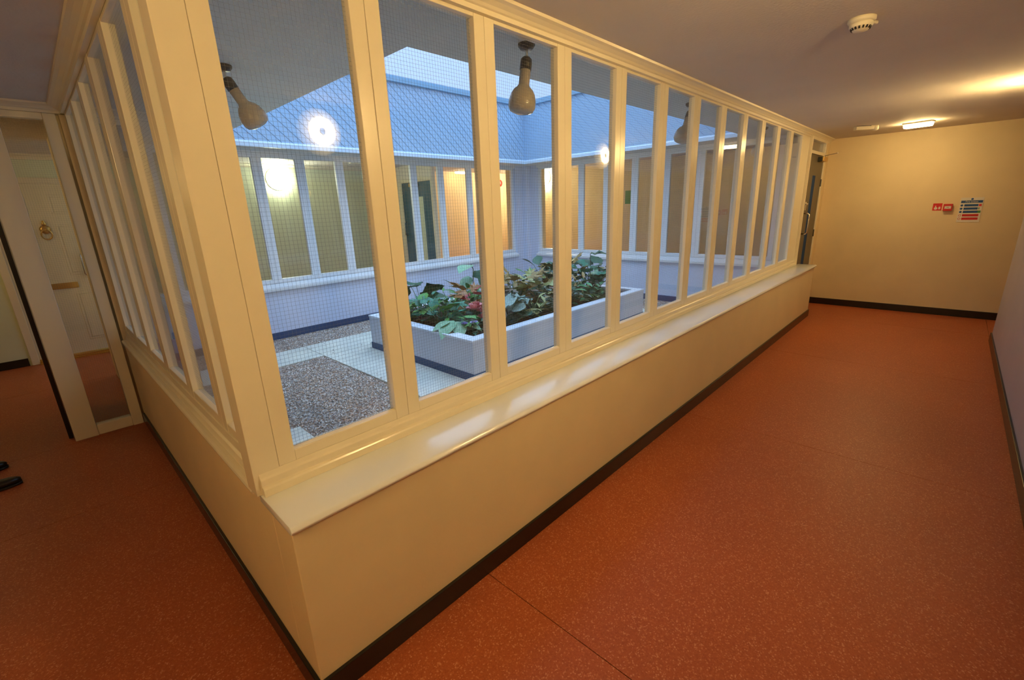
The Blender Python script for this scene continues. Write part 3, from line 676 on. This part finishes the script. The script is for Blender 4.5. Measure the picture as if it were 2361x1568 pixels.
plant('leafy_plant', 'tall olive brown maple like plant left of the centre of the planter', 3.62, 2.42,
      [('lo', 'brown', 9, .2, (.18, .42), (.22, .30), .6), ('lo', 'beige', 4, .2, (.15, .34), (.18, .24), .4), ('ov', 'grey', 5, .2, (.1, .3), (.13, .18), .4)], seed=19)
plant('leafy_plant', 'grey green large leaf plant at the front rim, centre of the planter', 3.02, 1.98,
      [('he', 'grey', 6, .14, (.12, .26), (.2, .26), .1), ('he', 'dark', 5, .16, (.02, .1), (.2, .26), 0)], seed=21)
plant('leafy_plant', 'yellow green star leaf plant in the middle of the planter', 3.80, 2.22,
      [('lo', 'yellow', 7, .18, (.18, .36), (.2, .27), .4), ('lo', 'beige', 3, .2, (.1, .26), (.2, .25), .2), ('lo', 'brown', 4, .2, (.1, .3), (.18, .24), .4)], seed=22)
plant('leafy_plant', 'small yellow green bush at the front rim, right of the grey green leaves', 3.36, 1.95,
      [('la', 'yellow', 10, .12, (.05, .2), (.1, .15), .6), ('ov', 'yellow', 4, .1, (.02, .1), (.12, .16), .1)], seed=23)
t = plant('leafy_plant', 'mixed small leaf bush with red buds at the front rim, right of centre', 3.72, 1.93,
      [('la', 'grey', 18, .22, (.04, .22), (.09, .14), .5), ('la', 'brown', 10, .2, (.08, .24), (.1, .14), .5), ('ov', 'dark', 8, .2, (.02, .1), (.1, .14), .2)], seed=24)
for a, b in ((.02, -.1), (.1, .02)): bloom(t, a, b, .13, .03, 'crimson', 6)
plant('leafy_plant', 'dark green broad leaf plant behind the yellow green star leaves', 4.16, 2.40,
      [('ov', 'dark', 7, .18, (.22, .42), (.2, .28), .4), ('ov', 'teal', 6, .2, (.14, .34), (.15, .2), .4), ('he', 'rust', 2, .2, (.28, .34), (.1, .13), .5)], seed=26)
plant('leafy_plant', 'dusky bush filling the planter behind the mixed small leaf bush', 4.10, 2.02,
      [('la', 'brown', 12, .2, (.1, .3), (.12, .18), .6), ('ov', 'dark', 10, .2, (.06, .24), (.13, .18), .4), ('ov', 'grey', 6, .2, (.06, .2), (.1, .15), .2)], seed=27)
plant('fern', 'fresh green feathery fern at the front rim in the right half of the planter', 4.42, 1.93,
      [('la', 'fern', 26, .22, (.04, .2), (.1, .16), .4), ('la', 'pale', 12, .22, (.04, .16), (.09, .13), .3)], seed=28)
plant('leafy_plant', 'dark bushy plant at the right end, beside the feathery fern', 4.72, 2.04,
      [('ov', 'dark', 12, .18, (.06, .34), (.15, .22), .2), ('ro', 'teal', 6, .18, (.2, .38), (.14, .2), .4)], seed=29)
t = plant('tall_plant', 'thin stalked plant with a dark fan leaf at the right end of the planter', 4.86, 2.22,
      [('ro', 'dark', 5, .18, (.2, .42), (.15, .2), .3), ('ov', 'teal', 5, .2, (.1, .3), (.16, .2), .3)], seed=33)
put_leaf(t, 'ro', 'dark', (-.02, -.02, .56), -1.0, .1, .24)
for k, e2 in enumerate(((-.02, -.02, .56), (-.14, .02, .5), (-.2, .06, .46))): MB().tube([(0, 0, 0), (.02, 0, .3), (e2[0], e2[1], e2[2])], .004, 5).build('stalk', LM['twig'], t)
plant('leafy_plant', 'olive lobed leaf plant behind the fern in the right half of the planter', 4.50, 2.40,
      [('lo', 'brown', 7, .18, (.22, .44), (.2, .26), .6), ('ov', 'dark', 6, .18, (.1, .3), (.15, .2), .3)], seed=34)
plant('leafy_plant', 'low bluish green foliage behind the centre of the planter', 3.6, 2.95,
      [('ov', 'teal', 9, .22, (.05, .25), (.14, .2), .3), ('la', 'grey', 8, .22, (.05, .2), (.12, .16), .4)], seed=35)
plant('leafy_plant', 'low dark green foliage behind the right half of the planter', 4.55, 2.95,
      [('ov', 'dark', 9, .24, (.05, .25), (.15, .2), .3), ('lo', 'green', 5, .22, (.1, .26), (.16, .2), .4)], seed=36)

# ------------------------------------------------------------------ courtyard spot lamps (off)
def spot(label, x, y, tilt_dir, tilt):
    t = thing('spot_lamp', label, 'lamp', (x, y, 2.38), 0, 'spot lamps under the courtyard soffit')
    MB().lathe([(.0, 0), (0.0422, 0), (0.0422, -.012), (0.0306, -.026), (.0, -.028)], 24).build('mounting_base', M['dark'], t, True)
    MB().tube([(0, 0, -.02), (0, 0, -.085)], .007, 10).build('stem', M['chrome'], t)
    ax = Matrix.Translation((0, 0, -.058)) @ Matrix.Rotation(tilt, 4, Vector((-math.sin(tilt_dir), math.cos(tilt_dir), 0)))
    MB().lathe([(.0, 0), (0.0177, -.002), (0.0272, -.012), (0.0292, -.03), (0.0292, -.062), (.0, -.063)], 24, mat=ax).build('lamp_holder', M['dark'], t, True)
    MB().lathe([(0.0265, -.06), (0.0272, -.128), (0.0326, -.140), (0.0490, -.155), (0.0612, -.176), (0.0685, -.205), (0.0690, -.232), (0.0600, -.252), (0.0374, -.262), (.0, -.266)], 32, mat=ax).build('reflector_bulb', M['bulb'], t, True)
    return t
spot('brown reflector spot lamp hanging in the third window of the right run', 1.572, .392, -.2, .17)
spot('brown reflector spot lamp hanging behind the seventh window of the right run', 3.66, .44, -.2, .40)
spot('brown reflector spot lamp farthest along the right run, small behind the tenth window', 5.66, .44, -.2, .40)
spot('brown reflector spot lamp half hidden by the big corner post', .57, 1.64, PI-.2, .50)

# ------------------------------------------------------------------ lit lamps
def bulkhead(label, loc, rot, mat, group='round bulkhead lamps on the corridor walls', r=.165):
    t = thing('bulkhead_lamp', label, 'lamp', loc, 0, group); t.rotation_euler = rot
    MB().lathe([(.0, 0), (r, 0), (r, .022), (r-.012, .03), (.0, .03)], 32).build('back_plate', M['plastic'], t, True)
    k = (r-.003)
    MB().lathe([(k, .028), (k, .045), (k*.96, .062), (k*.82, .078), (k*.55, .088), (k*.25, .092), (.0, .0925)], 32).build('diffuser', mat, t, True)
    return t
RY = (-PI/2, 0, 0)      # disc axis +z -> +y  (wall at y = -1.8)
e_near = emis('warm_opal_lamp', WARM, L_NEAR, True); e_far = emis('warm_opal_lamp_far', WARM, L_FAR, True)
e_cool = emis('white_opal_lamp', COOL, L_COOL); e_east = emis('yellow_white_opal_lamp', (1, .92, .60), 240.0)
bulkhead('round lit bulkhead lamp on the mauve right wall, mirrored large in the first window', (1.335, -1.8, 2.20), RY, e_near)
bulkhead('round lit bulkhead lamp farther along the mauve right wall, mirrored in the fourth window', (5.17, -1.8, 2.235), RY, e_far)
bulkhead('round white lit bulkhead lamp on the back wall across the courtyard', (2.55, 6.5, 2.185), (PI/2, 0, 0), e_cool)
bulkhead('round lit bulkhead lamp on the far right corridor wall, next to the courtyard corner', (7.985, 5.55, 2.262), (0, -PI/2, 0), e_east)
bulkhead('round bulkhead lamp on the outer wall of the left corridor, out of the picture', (-1.85, 5.2, 2.10), (0, PI/2, 0), emis('dim_warm_opal_lamp', WARM, L_DIM))

bulkhead('round lit bulkhead lamp on the outer wall of the left corridor, behind the picture edge', (-1.85, -.7, 2.20), (0, PI/2, 0), emis('warm_opal_lamp_west', WARM, L_WEST))

def ceiling_bulkhead(label, loc, rz, mat, L=.25, W=.11):
    t = thing('ceiling_lamp', label, 'lamp', loc, rz, 'oblong lit ceiling lamps')
    bx(-L/2-.012, L/2+.012, -W/2-.008, W/2+.008, -.018, 0).build('base', M['plastic'], t, False, .004)
    pr = [(-W/2, -.018), (W/2, -.018), (W/2, -.04), (W/2-.02, -.056), (-W/2+.02, -.056), (-W/2, -.04)]
    MB().prism(pr, -L/2, L/2, lambda u, w_, q_: (q_, u, w_)).build('diffuser', mat, t, False, .006)
    return t
ceiling_bulkhead('oblong lit ceiling lamp above the yellow end wall', (7.10, -.80, 2.40), 1.35, emis('warm_tube_lamp', WARM, L_BULK*2.2))
ceiling_bulkhead('oblong lit ceiling lamp over the peach wall in the far corridor', (6.12, 6.25, 2.40), 0, emis('orange_tube_lamp', (1, .72, .38), 24.0))

# ------------------------------------------------------------------ ceiling fittings
t = thing('smoke_detector', 'round cream smoke detector with dark slots on the corridor ceiling', 'smoke detector', (2.60, -.815, 2.40))
MB().lathe([(.0, 0), (.056, 0), (.056, -.012), (.050, -.020), (.0, -.021)], 28).build('base', M['plastic'], t, True)
MB().lathe([(.0, -.018), (.047, -.018), (.047, -.034), (.040, -.040), (.030, -.052), (.0, -.054)], 28).build('chamber_cover', M['plastic'], t, True)
for i in range(16):
    a = 2*PI*i/16; m_ = Matrix.Rotation(a, 4, 'Z')
    mb = MB(); pts = [Vector((x, y, z)) for x in (.0345, .0425) for y in (-.0038, .0038) for z in (-.048, -.037)]
    pts = [m_ @ (v+Vector((.0 if v.z > -.04 else -.004, 0, 0))) for v in pts]
    mb.add(pts, [(0, 1, 3, 2), (4, 6, 7, 5), (0, 4, 5, 1), (2, 3, 7, 6), (0, 2, 6, 4), (1, 5, 7, 3)]).build('vent_slot', M['slot'], t)
MB().tube([(.05, -.02, -.006), (.10, -.045, -.006)], .008, 8).build('cable_conduit', M['plastic'], t)
t = thing('emergency_light', 'cream emergency light unit on the ceiling near the end wall', 'emergency light', (6.85, -.32, 2.40), -.9)
bx(-.10, .10, -.032, .032, -.045, 0).build('housing', M['plastic'], t, False, .005)
bx(-.102, .06, -.035, -.031, -.006, -.001).build('painted_shadow_gap', M['slot'], t)  # solid black strip: shade of the gap at the ceiling put in as colour
MB().lathe([(.0, 0), (.03, 0), (.036, -.02), (.036, -.045), (.02, -.058), (0, -.06)], 20, c=(.125, 0, 0)).build('lamp_head', M['plastic'], t, True)
t = thing('emergency_light', 'cream emergency unit with a tiny green light, seen through the third window across', 'emergency light', (3.36, 5.42, 2.40))
bx(-.12, .12, -.04, .04, -.05, 0).build('housing', M['plastic'], t, False, .005)
bx(.05, .062, -.046, -.04, -.035, -.022).build('indicator', emis('green_indicator', (.1, 1, .4), 4.0), t)

# ------------------------------------------------------------------ signs on the end wall (x = 7.985, facing -x ; u runs to -y)
def text_mesh(txt, size, mat, parent, fn, nm='lettering'):
    cu = bpy.data.curves.new('t', 'FONT'); cu.body = txt; cu.size = size; cu.align_x = 'CENTER'; cu.align_y = 'CENTER'; cu.resolution_u = 3
    o = bpy.data.objects.new('t', cu); col.objects.link(o); dg = bpy.context.evaluated_depsgraph_get()
    me = bpy.data.meshes.new_from_object(o.evaluated_get(dg)); bpy.data.objects.remove(o)
    for v in me.vertices: v.co = fn(v.co.x, v.co.y)
    me.materials.append(mat); r = bpy.data.objects.new(nm, me); col.objects.link(r); r.parent = parent; return r
def plate(parent, nm, u0, u1, z0, z1, d0, d1, mat, bevel=0): return MB().box(-d1, -d0, -u1, -u0, z0, z1).build(nm, mat, parent, False, bevel)
def disc(parent, nm, u, z, r, d0, d1, mat, seg=16):
    pts = [(u+r*math.cos(2*PI*i/seg), z+r*math.sin(2*PI*i/seg)) for i in range(seg)]
    return MB().prism(pts, d0, d1, lambda a, b, q_: (-q_, -a, b)).build(nm, mat, parent)
def poly(parent, nm, pts, d0, d1, mat): return MB().prism(pts, d0, d1, lambda a, b, q_: (-q_, -a, b)).build(nm, mat, parent)
t = thing('fire_alarm_sign', 'small square red sign with a white hand and flame, left of the call point', 'sign', (7.985, -1.098, 1.423))
plate(t, 'panel', -.045, .045, -.045, .045, 0, .003, M['signred'])
disc(t, 'hand_symbol', -.014, -.018, .017, .003, .004, M['signwhite'])
poly(t, 'hand_symbol', [(-.022, -.012), (-.012, -.012), (-.012, .012), (-.017, .018), (-.022, .012)], .003, .0042, M['signwhite'])
poly(t, 'flame_symbol', [(.012, -.030), (.028, -.030), (.033, -.014), (.026, .008), (.022, -.004), (.017, .006), (.011, -.010)], .003, .004, M['signwhite'])
t = thing('fire_call_point', 'red fire alarm call point with a white centre, beside the fire notice', 'call point', (7.985, -1.20, 1.415))
plate(t, 'housing', -.044, .044, -.044, .044, 0, .045, M['red'], .005)
plate(t, 'break_plate', -.031, .031, -.016, .016, .045, .047, M['signwhite'], .001)
plate(t, 'lettering', -.012, .012, -.002, .002, .047, .0475, M['dark'])
t = thing('fire_action_notice', 'white fire action notice with blue and red bars on the end wall', 'notice', (7.985, -1.412, 1.378))
plate(t, 'panel', -.105, .105, -.15, .15, 0, .004, M['signwhite'])
plate(t, 'blue_bar', -.098, .098, .085, .115, .004, .005, M['signblue'])
text_mesh('Fire action', .027, M['signwhite'], t, lambda a, b: Vector((-.0056, -a, .100+b)))
disc(t, 'round_symbol', 0, .132, .012, .004, .005, M['signblue'])
for i, z in enumerate((.056, .016, -.024, -.066, -.108)):
    plate(t, 'blue_bar' if i < 3 else 'red_bar', -.062, .066 if i < 2 else .086, z-.014, z+.014, .004, .005, M['signblue'] if i < 3 else M['signred'])
    disc(t, 'round_symbol', -.084, z, .013, .004, .005, M['signblue'] if i < 3 else M['signred'])
    if i > 2: disc(t, 'round_symbol', -.084, z, .009, .005, .0054, M['signwhite'])
plate(t, 'red_symbol', .070, .095, .043, .069, .004, .005, M['signred']); plate(t, 'green_symbol', .070, .098, -.038, -.010, .0052, .006, M['signgreen']); plate(t, 'green_symbol', .072, .080, .004, .028, .004, .005, M['signgreen'])
t = thing('green_sign', 'green sign on the far right corridor wall seen through the courtyard', 'sign', (7.985, 3.40, 1.745))
plate(t, 'panel', -.11, .11, -.125, .125, 0, .004, M['signgreen'])
t = thing('alarm_bell', 'round red alarm bell on the peach wall across the courtyard', 'bell', (7.45, 6.5, 2.19))
MB().lathe([(.0, 0), (.05, 0), (.05, .03), (.075, .032), (.078, .045), (.06, .07), (.02, .08), (.0, .081)], 24, mat=Matrix.Rotation(PI/2, 4, 'X')).build('gong', M['red'], t, True)

# ------------------------------------------------------------------ shoes at the left edge
def shoe(label, x, y, rz):
    t = thing('shoe', label, 'shoe', (x, y, 0), rz, 'pair of black shoes')
    secs = [(-.20, .024, .058), (-.185, .034, .075), (-.13, .036, .078), (-.08, .036, .066), (-.03, .041, .052), (.0, .044, .046), (.04, .043, .043), (.075, .033, .036), (.092, .016, .026)]
    def loft(zs, nm, mat, grow=0):
        mb = MB(); N_ = 12; vs_ = []; fs_ = []
        for x_, w_, h_ in secs:
            for k in range(N_):
                a = 2*PI*k/N_; c_, s_ = math.cos(a), math.sin(a)
                z0_, z1_ = zs(h_); zz = z0_+(z1_-z0_)*(.5+.5*math.copysign(abs(s_)**.7, s_))
                vs_.append((x_*(1+grow*.02), (w_+grow*.003)*math.copysign(abs(c_)**.75, c_), zz))
        for i in range(len(secs)-1):
            for k in range(N_): fs_.append((i*N_+k, i*N_+(k+1) % N_, (i+1)*N_+(k+1) % N_, (i+1)*N_+k))
        fs_.append(tuple(range(N_-1, -1, -1))); fs_.append(tuple(range((len(secs)-1)*N_, len(secs)*N_)))
        return mb.add(vs_, fs_).build(nm, mat, t, True)
    loft(lambda h: (.014, h+.012), 'upper', M['leather']); loft(lambda h: (0, .018), 'sole', M['rubber'], 1)
    MB().tube([(-.14, .03, .085), (-.14, -.03, .085)], .0, 4) if False else None
    for k in range(3): MB().tube([(-.055-.022*k, -.02, .072+.006*k), (-.055-.022*k, 0, .080+.006*k), (-.055-.022*k, .02, .072+.006*k)], .003, 6).build('lace', M['rubber'], t)
    return t
shoe('black shoe nearer to the camera at the left edge of the picture', -.815, 2.84, .08)
shoe('black shoe farther from the camera at the left edge of the picture', -.885, 3.215, -.05)
